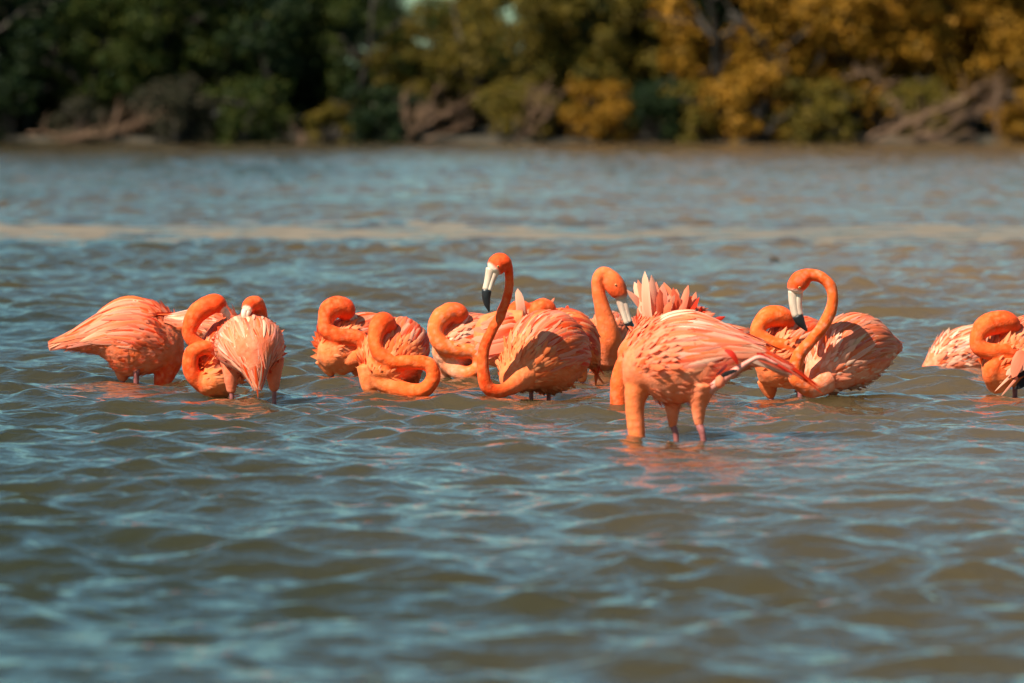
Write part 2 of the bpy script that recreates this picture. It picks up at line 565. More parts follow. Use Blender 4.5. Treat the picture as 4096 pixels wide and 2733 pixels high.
def trunk_mesh(r, height, R):
    parts = []
    P, s = limb(r, (0, 0, -0.35), (r.normal() * 0.15, r.normal() * 0.15, 1), height * 0.75 + 0.35, 0.09 + 0.012 * height, 8, 0.12)
    parts.append(s)
    for k in range(7):
        q = P[r.integers(2, len(P) - 1)]
        a = r.uniform(0, 2 * pi)
        P2, s2 = limb(r, q, (cos(a), sin(a), r.uniform(0.2, 0.9)), R * r.uniform(0.6, 1.0), 0.05, 5, 0.2)
        parts.append(s2)
        for kk in range(2):
            a += r.uniform(-1, 1)
            parts.append(limb(r, P2[r.integers(2, 5)], (cos(a), sin(a), r.uniform(0, .8)), R * 0.5, 0.025, 4, 0.25)[1])
    # arching prop roots
    for k in range(5):
        a = r.uniform(0, 2 * pi); d = r.uniform(0.3, 0.6)
        pts = np.array([[0, 0, r.uniform(0.3, 0.7)], [cos(a) * d * .5, sin(a) * d * .5, 0.45], [cos(a) * d * .9, sin(a) * d * .9, 0.1], [cos(a) * d, sin(a) * d, -0.35]])
        pts = catmull(pts, 8)
        parts.append(sweep(pts, np.full(8, 0.022), np.full(8, 0.022), 5))
    return join(parts)


TREES = []
for v in range(6):
    r = np.random.default_rng(100 + v)
    if v < 4:      # trees
        hgt, R = [4.6, 5.4, 4.2, 5.0][v], [1.5, 1.9, 1.6, 1.7][v]
        lv = leaf_clumps(r, 64, 130, R, hgt * 0.86, hgt * 0.12, 0.12)
    else:          # low bushes
        hgt, R = [1.5, 1.2][v - 4], [0.95, 0.8][v - 4]
        lv = leaf_clumps(r, 30, 100, R, hgt * 1.0, -0.12, 0.095, cr_rng=(.2, .38))
    cm = mesh_np('crown', lv[0], lv[1], False); cm.materials.append(M_LEAF)
    tv = trunk_mesh(r, hgt, R)
    tm = mesh_np('trunk', tv[0], tv[1]); tm.materials.append(M_BARK)
    TREES.append((hgt, R, cm, tm))

G_DARK = ((0.006, 0.016, 0.007), (0.024, 0.038, 0.008))  # dimness of the left shore and the gap put into leaf colour
G_GREEN = ((0.015, 0.030, 0.006), (0.062, 0.068, 0.010))
G_OLIVE = ((0.065, 0.058, 0.008), (0.18, 0.118, 0.016))
G_OCHRE = ((0.14, 0.075, 0.006), (0.40, 0.185, 0.017))  # warm light at the right end of the shore put into leaf colour
G_GREY = ((0.020, 0.023, 0.012), (0.060, 0.048, 0.028))


def place_tree(name, v, px, D, scale, rot, tint, label, cat, group, zs=1.0):
    p = W(px, 500, D)
    root = empty(name, (p.x, D, max(0.0, bank_z(p.x, D)) - 0.02))
    root.rotation_euler.z = rot
    tag(root, label, cat, group)
    hgt, R, cm, tm = TREES[v]
    t = link(bpy.data.objects.new('trunk', tm), root)
    c = link(bpy.data.objects.new('crown', cm), root)
    t.scale = c.scale = (scale, scale, scale * zs)
    c['tint'] = list(tint[0]); c['tint_old'] = list(tint[1])
    return root


tr = random.Random(4)
TINT = {'dark': G_DARK, 'green': G_GREEN, 'olive': G_OLIVE, 'ochre': G_OCHRE, 'grey': G_GREY}
# front row
front = [(-450, 'dark', 1.0, 'tall dark mangrove tree past the far end of the fallen pale branches'), (60, 'dark', 1.05, 'tall dark green mangrove tree rising behind the long fallen branches'),
         (420, 'green', 0.85, 'green mangrove tree above the grey brown bush'), (800, 'green', 0.95, 'broad green mangrove tree behind the low green bush'),
         (1120, 'dark', .95, 'dark mangrove tree behind the bare stump in the water'), (1420, 'green', .72, 'short green mangrove tree beside the gap of sky'),
         (1700, 'olive', .60, 'lowest olive tree, right under the gap of sky'), (2020, 'olive', .72, 'olive tree behind the slim grey leafless stems'),
         (2350, 'olive', .86, 'olive yellow tree above the rounded golden bush beside the dark gap'), (2900, 'ochre', 1.0, 'golden ochre tree bordering the dark gap in the wood'),
         (3230, 'ochre', .95, 'golden ochre tree above the largest golden bush'), (3560, 'ochre', .98, 'golden ochre tree behind the single slanting bare limb'),
         (3900, 'ochre', .92, 'golden ochre tree behind the heap of dead brushwood'), (4260, 'ochre', 1.0, 'golden ochre tree just past the heap of dead brushwood'), (4700, 'olive', 1.0, 'olive yellow tree well past the heap of dead brushwood')]
for i, (px, k, sc, lb) in enumerate(front):
    place_tree('mangrove_tree', (i + 2) % 4, px, SHORE_Y + 2.6 + tr.uniform(-.4, .7), sc, tr.uniform(0, 6), TINT[k], lb, 'tree', 'mangrove trees along the far shore')
for px, dy, v in ((2560, 4.4, 1), (2680, 4.9, 3), (2620, 7.5, 0)):
    place_tree('mangrove_tree', v, px, SHORE_Y + dy, 1.0, px, TINT['dark'], 'very dark tree filling the gap between the olive and golden trees', 'tree', 'mangrove trees along the far shore')
# second row, closing the gaps
for i, px in enumerate(range(-900, 5200, 330)):
    k = 'dark' if px < 1500 else ('green' if px < 2450 else ('dark' if px < 2750 else 'olive'))
    sc = 1.25 if not 1200 < px < 2200 else 0.74
    place_tree('mangrove_tree', (i + 2) % 4, px + tr.uniform(-60, 60), SHORE_Y + 6.0 + tr.uniform(-.6, 1.2), sc, tr.uniform(0, 6), TINT[k],
               {'dark': 'dark mangrove tree standing in the second row of the far shore', 'green': 'dull green mangrove tree standing in the second row of the far shore',
                'olive': 'olive mangrove tree standing in the second row of the far shore'}[k], 'tree', 'mangrove trees along the far shore')
for i, px in enumerate(range(-1100, 5400, 420)):
    sc = 1.45 if not 1050 < px < 2350 else 0.6
    place_tree('mangrove_tree', (i + 1) % 4, px + tr.uniform(-60, 60), SHORE_Y + 10.5 + tr.uniform(-.6, 1.2), sc, tr.uniform(0, 6), TINT['dark'],
               'dark tree at the back of the far shore wood', 'tree', 'mangrove trees along the far shore')
# bushes at the water's edge
bush = [(-150, 'dark', 1.0, 'low dark bush past the end of the fallen branches'), (330, 'grey', .8, 'small grey brown bush among the long fallen branches'), (700, 'grey', 1.0, 'wide grey brown bush at the end of the fallen branches'),
        (960, 'green', 1.1, 'low green bush beside the wide grey brown one'), (1330, 'olive', .62, 'smallest olive bush, next to the bare stump'), (1560, 'dark', 1.0, 'low dark bush beside the pale leafless bush'),
        (2060, 'olive', .9, 'low olive bush at the foot of the slim leafless stems'), (2420, 'ochre', .95, 'rounded golden bush standing alone at the dark gap'), (2620, 'dark', 0.9, 'very dark bush in the gap behind the rounded golden bush'),
        (2780, 'olive', 1.0, 'low olive bush on the golden tree side of the dark gap'), (3000, 'ochre', 1.15, 'largest golden bush at the water edge'), (3300, 'olive', 1.1, 'low olive bush between the largest golden bush and the brushwood'),
        (3700, 'olive', .9, 'low olive bush half buried in the dead brushwood'), (4150, 'ochre', 1.0, 'golden bush just past the dead brushwood'), (4420, 'olive', 1.0, 'low olive bush well past the dead brushwood')]
for i, (px, k, sc, lb) in enumerate(bush):
    place_tree('mangrove_bush', 4 + i % 2, px, SHORE_Y + 0.9 + tr.uniform(-.15, .3), sc, tr.uniform(0, 6), TINT[k], lb, 'bush', 'bushes at the far water edge')

for i, px in enumerate(range(-500, 4700, 210)):
    k = 'dark' if px < 2800 else 'green'
    place_tree('mangrove_bush', 4 + i % 2, px + tr.uniform(-40, 40), SHORE_Y + 3.9 + tr.uniform(-.3, .5), 1.15, tr.uniform(0, 6), TINT[k],
               'dark undergrowth bush between the tree trunks of the far shore' if k == 'dark' else 'green undergrowth bush under the golden trees of the far shore', 'bush', 'undergrowth bushes of the far shore')


def dead_brush(name, specs, label, group='dead branches on the far shore', seed=1, D=SHORE_Y + 0.3):
    """specs: list of (px0,py0,px1,py1,radius_px) main stems; twigs sprout from them"""
    r = np.random.default_rng(seed)
    s = F / D
    mx = sum(q[0] for q in specs) / len(specs)
    c = W(mx, 560, D)
    root = empty(name, (c.x, D, 0)); tag(root, label, 'dead branch', group)
    for (x0, y0, x1, y1, rp) in specs:
        a = np.array(W(x0, y0, D + r.uniform(-.2, .2))); b = np.array(W(x1, y1, D + r.uniform(-.3, .3)))
        n = 9
        P = np.array([a + (b - a) * t for t in np.linspace(0, 1, n)])
        P += r.normal(size=P.shape) * np.linalg.norm(b - a) * 0.025
        P = catmull(P, 16)
        rr = np.linspace(rp / s * .42, rp / s * 0.15, 16)
        parts = [sweep(P - np.array(root.location), rr, rr, 7)]
        for k in range(int(np.linalg.norm(b - a) * 14) + 4):
            q = P[r.integers(3, 15)]
            d = (b - a) / np.linalg.norm(b - a) + r.normal(size=3) * 0.7 + np.array([0, 0, .35])
            parts.append(limb(r, q - np.array(root.location), d, r.uniform(.2, .6), r.uniform(.004, .012), 5, 0.25)[1])
        v, f = join(parts)
        me = mesh_np('branch', v, f); me.materials.append(M_DEAD)
        link(bpy.data.objects.new('branch', me), root)


dead_brush('dead_branch', [(110, 530, 420, 545, 9), (420, 545, 620, 470, 7), (250, 565, 560, 500, 8), (440, 560, 470, 455, 6)],
           'long pale fallen branches lying by the grey bush at the far water edge', seed=3)
dead_brush('dead_branch', [(1640, 565, 1760, 340, 10), (1680, 520, 1880, 400, 9), (1640, 560, 1600, 400, 8), (1700, 560, 1870, 500, 9), (1620, 570, 1680, 440, 9)],
           'pale leafless branching bush between the dark gap and the olive trees', seed=5)
dead_brush('dead_branch', [(2080, 560, 2180, 370, 7), (2060, 520, 2150, 330, 6), (2110, 540, 2230, 400, 6)],
           'slim grey leafless stems beside the rounded golden bush', seed=6)
dead_brush('dead_branch', [(3480, 285, 3640, 480, 8), (3380, 310, 3500, 290, 7)],
           'single slanting bare limb hanging over the brushwood on the far shore', seed=7)
dead_brush('dead_branch', [(3480, 540, 3700, 480, 14), (3620, 490, 3860, 400, 14), (3800, 430, 4000, 300, 14), (3500, 560, 3900, 540, 12), (3660, 520, 3980, 420, 12),
                           (3980, 560, 3990, 330, 9), (3560, 530, 3720, 450, 12), (3750, 540, 4030, 380, 11)],
           'large heap of pinkish brown dead brushwood on the far shore', seed=8)
dead_brush('dead_branch', [(1195, 560, 1200, 590, 9), (1200, 590, 1190, 530, 8)], 'short bare stump in the water near the small olive bush', seed=9)

# ------------------------------------------------------------------ flamingos
def feather_mesh(name, width, tip, droop, seed, bend=0.0):
    """one feather along +Y, length 1, vane across X, face up +Z; curved along and cambered across"""
    r = random.Random(seed)
    nl, V, uv, Fs = 9, [], [], []
    for i in range(nl):
        t = i / (nl - 1)
        w = width * (min(1, 0.35 + 2.2 * t)) * (max(0.0, 1 - t ** tip)) ** 0.55
        if i == nl - 1: w = width * 0.05
        z = droop * 4 * t * (1 - t) * (1.25 - 0.5 * t)
        for j, u in enumerate((-1, 0, 1)):
            jit = r.uniform(-.06, .06) * width if j != 1 and 0 < i < nl - 1 else 0
            V.append((u * w + jit + bend * t * t, t, z - abs(u) * w * 0.18))
            uv.append((u, t, 0))
    for i in range(nl - 1):
        for j in range(2):
            a = i * 3 + j
            Fs.append((a, a + 1, a + 4, a + 3))
    me = mesh_np(name, V, Fs)
    at = me.attributes.new('feather_uv', 'FLOAT_VECTOR', 'POINT')
    at.data.foreach_set('vector', np.array(uv, np.float32).ravel())
    me.materials.append(M_FEA)
    me['droop'] = droop
    return me


FE_ROUND = [feather_mesh('feather_round', 0.064, 2.0, 0.05, s, b) for s, b in ((1, .05), (2, -.05), (7, 0))]
FE_LONG = [feather_mesh('feather_long', 0.052, 1.8, 0.045, s, b) for s, b in ((3, .07), (4, -.07), (8, 0.02))]
FE_POINT = [feather_mesh('feather_pointed', 0.05, 1.5, 0.03, s) for s in (5, 6)]

FE_PLUME = [feather_mesh('plume', 0.085, 4.5, 0.06, s, b) for s, b in ((11, .16), (12, -.16), (13, .06), (14, -.08))]

ORANGE = (0.87, 0.058, 0.0015); DEEP = (0.76, 0.034, 0.002); PEACH = (0.88, 0.155, 0.038); PINK = (0.87, 0.17, 0.078)
PALE = (0.93, 0.32, 0.18); CREAM = (0.96, 0.60, 0.41); RED = (0.58, 0.016, 0.006); BLACK = (0.012, 0.010, 0.010)


def pick(r, wts):
    x = r.random() * sum(w for _, w in wts)
    for c, w in wts:
        x -= w
        if x <= 0: break
    return [min(1, max(0, v * r.uniform(0.88, 1.1))) for v in c]


def add_feather(parent, origin, root, tip_dir, normal, length, width_k, meshes, tint, edge, r, sag=None):
    y = Vector(tip_dir).normalized()
    n = Vector(normal); n = (n - y * n.dot(y))
    if n.length < 1e-5: n = Vector((0, 0, 1)) - y * y.z
    n.normalize()
    x = y.cross(n)
    o = bpy.data.objects.new('feather', r.choice(meshes))
    zk = 1.0 if sag is None else min(7.0, max(0.5, (sag / length) / o.data['droop']))
    Mx = Matrix((x * length * width_k, y * length, n * length * zk)).transposed().to_4x4()
    Mx.translation = Vector(root) - origin
    o.matrix_local = Mx
    o['tint'] = list(tint); o['tint_edge'] = list(edge)
    C.objects.link(o)
    o.parent = parent
    return o


def down_feathers(pts, r, lmin, lmax):
    """small overlapping contour feathers: (point, flow, normal) -> one mesh"""
    V, Fs = [], []
    for p, d, n in pts:
        l = r.uniform(lmin, lmax); w = l * r.uniform(0.13, 0.2)
        d = d + Vector((r.gauss(0, .18), r.gauss(0, .18), r.gauss(0, .18))); d.normalize()
        n = (n - d * n.dot(d)).normalized()
        x = d.cross(n)
        lift = r.uniform(0.0, 0.07)
        i = len(V)
        a = p - n * 0.004
        m = p + d * l * 0.55 + n * l * lift
        t = p + d * l + n * l * (lift * 1.15)
        V += [a - x * w * .5, a + x * w * .5, m - x * w - n * w * .25, m + n * w * .12, m + x * w - n * w * .25, t]
        Fs += [(i, i + 3, i + 2), (i, i + 1, i + 3), (i + 1, i + 4, i + 3), (i + 2, i + 3, i + 5), (i + 3, i + 4, i + 5)]
    return V, Fs


def sstep(x):
    x = np.clip(x, 0, 1)
    return x * x * (3 - 2 * x)


def flamingo(label, base, spine, neck=None, head=None, bill=None, thighs=(), shanks=(), extra=(), seed=0, neck_tint=ORANGE, body_tint=PEACH, pale_tint=PALE,
             wts=None, edge_wts=None, rows=6, cols=20, flen=(0.13, 0.21), t_rng=(0.16, 0.93), th_rng=(6, 104), tail=10, tail_wts=None, tail_len=(0.13, 0.20), lift=0.02,
             plumes=(), eye=None, face=True, n_down=800, group='flamingos wading in the lagoon', neck_dd=1.0, neck_r=1.0, body_dd=0.0, limbs=()):
    neck_tint = (neck_tint[0], neck_tint[1] * 0.88, neck_tint[2] * 0.7)
    body_tint = (body_tint[0], body_tint[1] * 0.82, body_tint[2] * 0.62)
    r = random.Random(seed)
    D = water_depth(base[1])
    s = F / D
    b = W(base[0], base[1], D)
    org = Vector((b.x, D, BED_Z))
    root = empty('flamingo', org)
    tag(root, label, 'flamingo', group)

    def P(px, py, dd=0.0):
        return W(px, py, D + dd)

    def rows_of(lst):           # (px, py, dd, ru[, rs]) -> x y z ru rs
        out = []
        for q in lst:
            p = P(q[0], q[1], q[2])
            out.append((p.x, p.y, p.z, q[3] / s, (q[4] if len(q) > 4 else q[3]) / s))
        return np.array(out)

    parts = []
    sp = catmull(rows_of([(q[0], q[1], q[2] + body_dd * sstep(i_ / 1.5) , *q[3:]) for i_, q in enumerate(spine)]), 44)
    sp[:, 3:] = np.maximum(sp[:, 3:], 0.004)
    parts.append(sweep(sp[:, :3], sp[:, 3], sp[:, 4], 28, True))
    for ex in extra:
        e = catmull(rows_of(ex), 26); e[:, 3:] = np.maximum(e[:, 3:], 0.005)
        parts.append(sweep(e[:, :3], e[:, 3], e[:, 4], 20, True))
    nk = None
    if neck:
        nn_ = len(neck)
        neck = [(q[0] + r.uniform(-3, 3), q[1] + r.uniform(-3, 3), q[2] * neck_dd, q[3] * neck_r * (1.26 if neck_dd < 1 and nn_ - 5 < i_ < nn_ - 1 else 1) * r.uniform(.96, 1.05)) for i_, q in enumerate(neck)]
        nk = catmull(rows_of(neck), 16 + 9 * len(neck)); nk[:, 3:] = np.maximum(nk[:, 3:], 0.006)
        parts.append(sweep(nk[:, :3], nk[:, 3], nk[:, 4], 18, False))
    for th in thighs:
        e = catmull(rows_of(th), 14)
        parts.append(sweep(e[:, :3], e[:, 3], e[:, 4], 12, False))
    V, Fs = join(parts)
    V = [Vector(v) - org for v in V]
    tmp = bpy.data.objects.new('tmp', mesh_np('tmp', V, Fs))
    C.objects.link(tmp)
    rm = tmp.modifiers.new('r', 'REMESH'); rm.mode = 'VOXEL'; rm.voxel_size = 0.006; rm.use_smooth_shade = True
    sm = tmp.modifiers.new('s', 'SMOOTH'); sm.factor = 0.5; sm.iterations = 2
    dg = bpy.context.evaluated_depsgraph_get()
    me = bpy.data.meshes.new_from_object(tmp.evaluated_get(dg))
    bpy.data.objects.remove(tmp, do_unlink=True)
    me.name = 'body'
    co = np.empty(len(me.vertices) * 3, np.float32); me.vertices.foreach_get('co', co); co = co.reshape(-1, 3) + np.array(org, np.float32)
    nmix = np.zeros(len(co)); fmix = np.zeros(len(co))
    if nk is not None:
        n0 = int(len(nk) * 0.05)
        best = np.full(len(co), 9.0); bi = np.zeros(len(co), int)
        for i in range(n0, len(nk)):
            d = np.linalg.norm(co - nk[i, :3], axis=1) / nk[i, 3]
            mk = d < best
            best[mk] = d[mk]; bi[mk] = i
        along = bi / len(nk)
        nmix = sstep((1.55 - best) / 0.35) * sstep(along / 0.22)
    if face and bill:
        p = np.array(P(*bill[0][:3])); rr = bill[0][3] / s
        dd = np.linalg.norm(co - p, axis=1)
        fmix = sstep((1.3 - dd / rr) / 0.35)
    hmix = np.zeros(len(co))
    if nk is not None and bill:
        hmix = 0.55 * sstep((along - 0.80) / 0.12)
    nr = np.empty(len(co) * 3, np.float32); me.vertices.foreach_get('normal', nr); nr = nr.reshape(-1, 3)
    q_ = co - np.array(org)
    dn = np.zeros(len(co)); rg = np.random.default_rng(seed + 7)
    for fr, am in ((60, .0006), (110, .0004), (230, .00022)):
        for k_ in range(3):
            kv = rg.normal(size=3); kv *= fr / np.linalg.norm(kv)
            dn += am * np.sin(q_ @ kv + rg.uniform(0, 6.28))
    me.vertices.foreach_set('co', (q_ + nr * dn[:, None]).astype(np.float32).ravel())
    for nm, arr in (('neck_mix', nmix), ('face_mix', fmix), ('head_mix', hmix)):
        at = me.attributes.new(nm, 'FLOAT', 'POINT'); at.data.foreach_set('value', arr.astype(np.float32))
    me.polygons.foreach_set('use_smooth', [True] * len(me.polygons))
    me.materials.clear(); me.materials.append(M_PLUM)
    body = link(bpy.data.objects.new('body', me), root)

    def tints(o):
        o['tint_body'] = list(body_tint); o['tint_neck'] = list(neck_tint); o['tint_pale'] = list(pale_tint)
    tints(body)

    # ---- surface frame of the trunk for laying feathers
    T, S, U = frames(sp[:, :3], True)

    def surf(t, th):
        x = t * (len(sp) - 1); i = min(int(x), len(sp) - 2); f = x - i
        q = sp[i] * (1 - f) + sp[i + 1] * f
        u = U[i] * (1 - f) + U[i + 1] * f; v = S[i] * (1 - f) + S[i + 1] * f
        return Vector(q[:3] + u * q[3] * cos(th) + v * q[4] * sin(th)), Vector(u * cos(th) / max(q[3], .02) + v * sin(th) / max(q[4], .02)).normalized()

    slen = float(np.sum(np.linalg.norm(np.diff(sp[:, :3], axis=0), axis=1)))

    # contour down over breast, belly and back
    pts = []
    for k in range(n_down):
        t = r.uniform(0.03, 0.9); th = r.uniform(-pi, pi)
        if t > t_rng[0] + .05 and abs(th) < radians(th_rng[1] - 12): continue
        p, n = surf(t, th); p2, _ = surf(min(1, t + .03), th)
        pts.append((p - org, (p2 - p).normalized() if (p2 - p).length > 1e-6 else Vector((0, 0, -1)), n))
    if pts:
        v, f = down_feathers(pts, r, 0.028, 0.055)
        dm = mesh_np('contour_feathers', v, f); dm.materials.append(M_DOWN)
        cf = link(bpy.data.objects.new('contour_feathers', dm), body); cf['kind'] = 'stuff'; tints(cf)

    wts = wts or [(PEACH, 4), (PINK, 3), (ORANGE, 2), (PALE, 2)]
    edge_wts = edge_wts or [(PALE, 4), (PEACH, 1), (CREAM, 3)]
    # ---- wings: small coverts joined as the wing, large feathers one by one
    for side in (1, -1):
        small = []
        for k in range(120):
            t = r.uniform(t_rng[0] * .5, t_rng[0] + 0.10); th = side * radians(r.uniform(th_rng[0], th_rng[1]))
            p, n = surf(t, th); p2, _ = surf(min(1, t + .03), th)
            small.append((p + n * 0.003 - org, (p2 - p).normalized() if (p2 - p).length > 1e-6 else Vector((0, 0, -1)), n))
        v, f = down_feathers(small, r, 0.04, 0.075)
        wm = mesh_np('wing', v, f); wm.materials.append(M_DOWN)
        wing = link(bpy.data.objects.new('wing', wm), root); tints(wing)
        pm_, nm_ = surf(0.5, side * radians(70))
        ncol, wk_ = (cols, 1.0) if nm_.y < 0.45 else (cols // 2, 1.7)
        for i in range(rows):
            t = t_rng[0] + (t_rng[1] - t_rng[0]) * (i + 0.3) / rows
            for j in range(ncol):
                jj = j + (0.5 if i % 2 else 0.0)
                th = side * radians(th_rng[0] + (th_rng[1] - th_rng[0]) * (jj + r.uniform(-.3, .3)) / ncol)
                tt = min(0.97, max(0.02, t + r.uniform(-.02, .02)))
                p, n = surf(tt, th)
                L_ = (flen[0] + (flen[1] - flen[0]) * (i / rows)) * r.uniform(0.85, 1.15)
                t2 = min(1.04, tt + L_ / slen)
                L_ = max(0.06, (t2 - tt) * slen)
                pm, nm = surf(min(1, 0.5 * (tt + t2)), th)
                p2, n2 = surf(min(1, t2), th + r.gauss(0, .05))
                if t2 > 1: p2 = p2 + Vector(T[-1]) * (t2 - 1) * slen
                d = (p2 + n2 * L_ * (lift + r.uniform(-.03, .05)) - p)
                if d.length < 0.3 * L_: continue
                sag = (pm - (p + p2) * 0.5).dot(nm) + 0.004
                if t2 <= 1: n = nm
                else: n = (n + n2).normalized()
                L_ = d.length
                ms = FE_ROUND if i < rows * 0.5 else FE_LONG
                add_feather(wing, org, p - n * 0.002, d, n, L_, wk_, ms, pick(r, wts), pick(r, edge_wts), r, sag)
    # ---- tail and long tertials
    if tail:
        p1, _ = surf(1.0, 0); pc = Vector(sp[-1][:3])
        tw = tail_wts or [(ORANGE, 3), (DEEP, 2), (PEACH, 2), (RED, 1)]
        tb = None
        for k in range(tail):
            t = r.uniform(0.70, 0.93); th = r.uniform(-1.5, 1.5)
            p, n = surf(t, th)
            d = (pc - p); d = d.normalized() * 1.0 + Vector(T[-1]) * 0.5 + n * 0.06 + Vector((r.gauss(0, .05), r.gauss(0, .05), r.gauss(0, .05)))
            if tb is None:
                vv, ff = sweep(np.array([np.array(pc - Vector(T[-1]) * 0.08 - org), np.array(pc - Vector(T[-1]) * 0.03 - org), np.array(pc - org)]), np.array([.02, .014, .004]), np.array([.02, .014, .004]), 8)
                tmn = mesh_np('tail', vv, ff); tmn.materials.append(M_DOWN)
                tb = link(bpy.data.objects.new('tail', tmn), root); tints(tb)
            add_feather(tb, org, p, d, n, r.uniform(*tail_len), 1.0, FE_POINT + FE_LONG, pick(r, tw), pick(r, tw + [(PALE, 1)]), r)
    # ---- single plumes given by root and tip pixels: (x0,y0,d0,x1,y1,d1,width_k,tint,edge)
    if plumes:
        q0 = plumes[0]
        a = np.array(P(*q0[0:3]) - org)
        vv, ff = sweep(np.array([a + [0, 0, -.03], a, a + [0, 0, .01]]), np.array([.02, .018, .004]), np.array([.02, .018, .004]), 8)
        pm = mesh_np('raised_plumes', vv, ff); pm.materials.append(M_DOWN)
        pb = link(bpy.data.objects.new('raised_plumes', pm), root); tints(pb)
        for q in plumes:
            a, e = P(*q[0:3]), P(*q[3:6])
            d = e - a
            sg_ = 0.5 if len(plumes) > 12 else 0.12
            nrm = Vector((r.gauss(0, sg_), -1, 0.35 + r.gauss(0, sg_ * .6)))
            add_feather(pb, org, a, d, nrm, d.length, q[6], FE_LONG if q[6] < 1.0 else FE_PLUME, q[7], q[8], r, d.length * r.uniform(.03, .22))
    # ---- bill, eyes
    if bill:
        bill = [(q[0], q[1], q[2] * neck_dd, *q[3:]) for q in bill]
        white = [q for q in bill if q[-1] == 'w']; black = [q for q in bill if q[-1] == 'k']
        wr = catmull(np.array([(*P(*q[:3]), q[3] / s) for q in white]), 12)
        _, Sb, _ = frames(wr[:, :3], False)
        cen = wr[:, :3] - np.array(org)
        rb = wr[:, 3][:, None]
        v, f = join([sweep(cen - Sb * rb * 0.30, wr[:, 3] * 0.62, wr[:, 3] * 0.72, 14), sweep(cen + Sb * rb * 0.46, wr[:, 3] * 0.52, wr[:, 3] * 0.56, 14)])
        bmn = mesh_np('bill', v, f); bmn.materials.append(M_BILL)
        bo = link(bpy.data.objects.new('bill', bmn), root)
        if black:
            kr = catmull(np.array([(*P(*q[:3]), q[3] / s) for q in black]), 12)
            v, f = sweep(kr[:, :3] - np.array(org), kr[:, 3] * 0.64, kr[:, 3], 14)
            kmn = mesh_np('bill_tip', v, f); kmn.materials.append(M_BLACK)
            link(bpy.data.objects.new('bill_tip', kmn), bo)
    if eye:
        for (ex, ey, ed, er) in eye:
            p = P(ex, ey, ed) - org
            for nm, mt, rad, off in (('eye', M_IRIS, er / s, 0), ('pupil', M_PUPIL, er / s * .55, -0.62 * er / s)):
                bmm = bmesh.new(); bmesh.ops.create_uvsphere(bmm, u_segments=12, v_segments=8, radius=rad)
                em = bpy.data.meshes.new(nm); bmm.to_mesh(em); bmm.free(); em.materials.append(mt)
                eo = bpy.data.objects.new(nm, em); eo.location = p + Vector((0, off, 0)) if nm == 'eye' else Vector((0, off, 0))
                C.objects.link(eo); eo.parent = root if nm == 'eye' else last
                last = eo
    for nm, pts_ in limbs:
        e = catmull(rows_of(pts_), 22)
        v, f = sweep(e[:, :3] - np.array(org), e[:, 3], e[:, 3] * .8, 12)
        lm = mesh_np(nm, v, f); lm.materials.append(M_PINK)
        link(bpy.data.objects.new(nm, lm), root)
    # ---- bare legs down to the lagoon bed
    for sh in shanks:
        e = rows_of([q[:4] for q in sh])
        lastp = e[-1].copy()
        if lastp[2] < 0.12:      # standing leg: carry on under water
            lastp[2] = BED_Z + 0.02; e = np.vstack([e, lastp])
        e = catmull(e, 14)
        v, f = sweep(e[:, :3] - np.array(org), e[:, 3], e[:, 3], 10)
        lm = mesh_np('leg', v, f); lm.materials.append(M_LEG)
        link(bpy.data.objects.new('leg', lm), root)
    return root


exec_birds = True
LIGHT = [(PALE, 5), (PINK, 4), (PEACH, 3), (CREAM, 2), (ORANGE, 1)]
WARM = [(ORANGE, 5), (PEACH, 4), (DEEP, 1), (PALE, 2)]
SALMON = [(PEACH, 4), (PINK, 4), (ORANGE, 2), (DEEP, 1), (PALE, 1)]

# 1 leftmost bird, head under water, tail to the left
flamingo('salmon flamingo feeding with its head under water and tail feathers pointing away from the flock', (560, 1530),
         [(705, 1410, 0, 70, 60), (650, 1385, 0, 120, 100), (570, 1356, 0, 157, 128), (480, 1342, 0, 150, 122), (400, 1345, 0, 88, 95), (320, 1365, 0, 45, 60), (250, 1376, 0, 20, 30), (215, 1384, 0, 7, 12)],
         neck=[(640, 1400, 0, 80), (672, 1440, 0, 60), (662, 1490, 0, 42), (652, 1530, 0, 37), (655, 1590, 0, 32), (665, 1700, 0, 28)], neck_tint=DEEP, face=False,
         thighs=[[(500, 1440, .03, 60), (492, 1490, .03, 34), (490, 1520, .03, 18)]], shanks=[[(490, 1510, .03, 12), (490, 1540, .03, 10)], [(548, 1450, -.06, 14), (546, 1490, -.08, 15), (545, 1550, -.06, 10)]],
         wts=SALMON, flen=(0.15, 0.24), tail=10, tail_len=(.08, .13), seed=21)
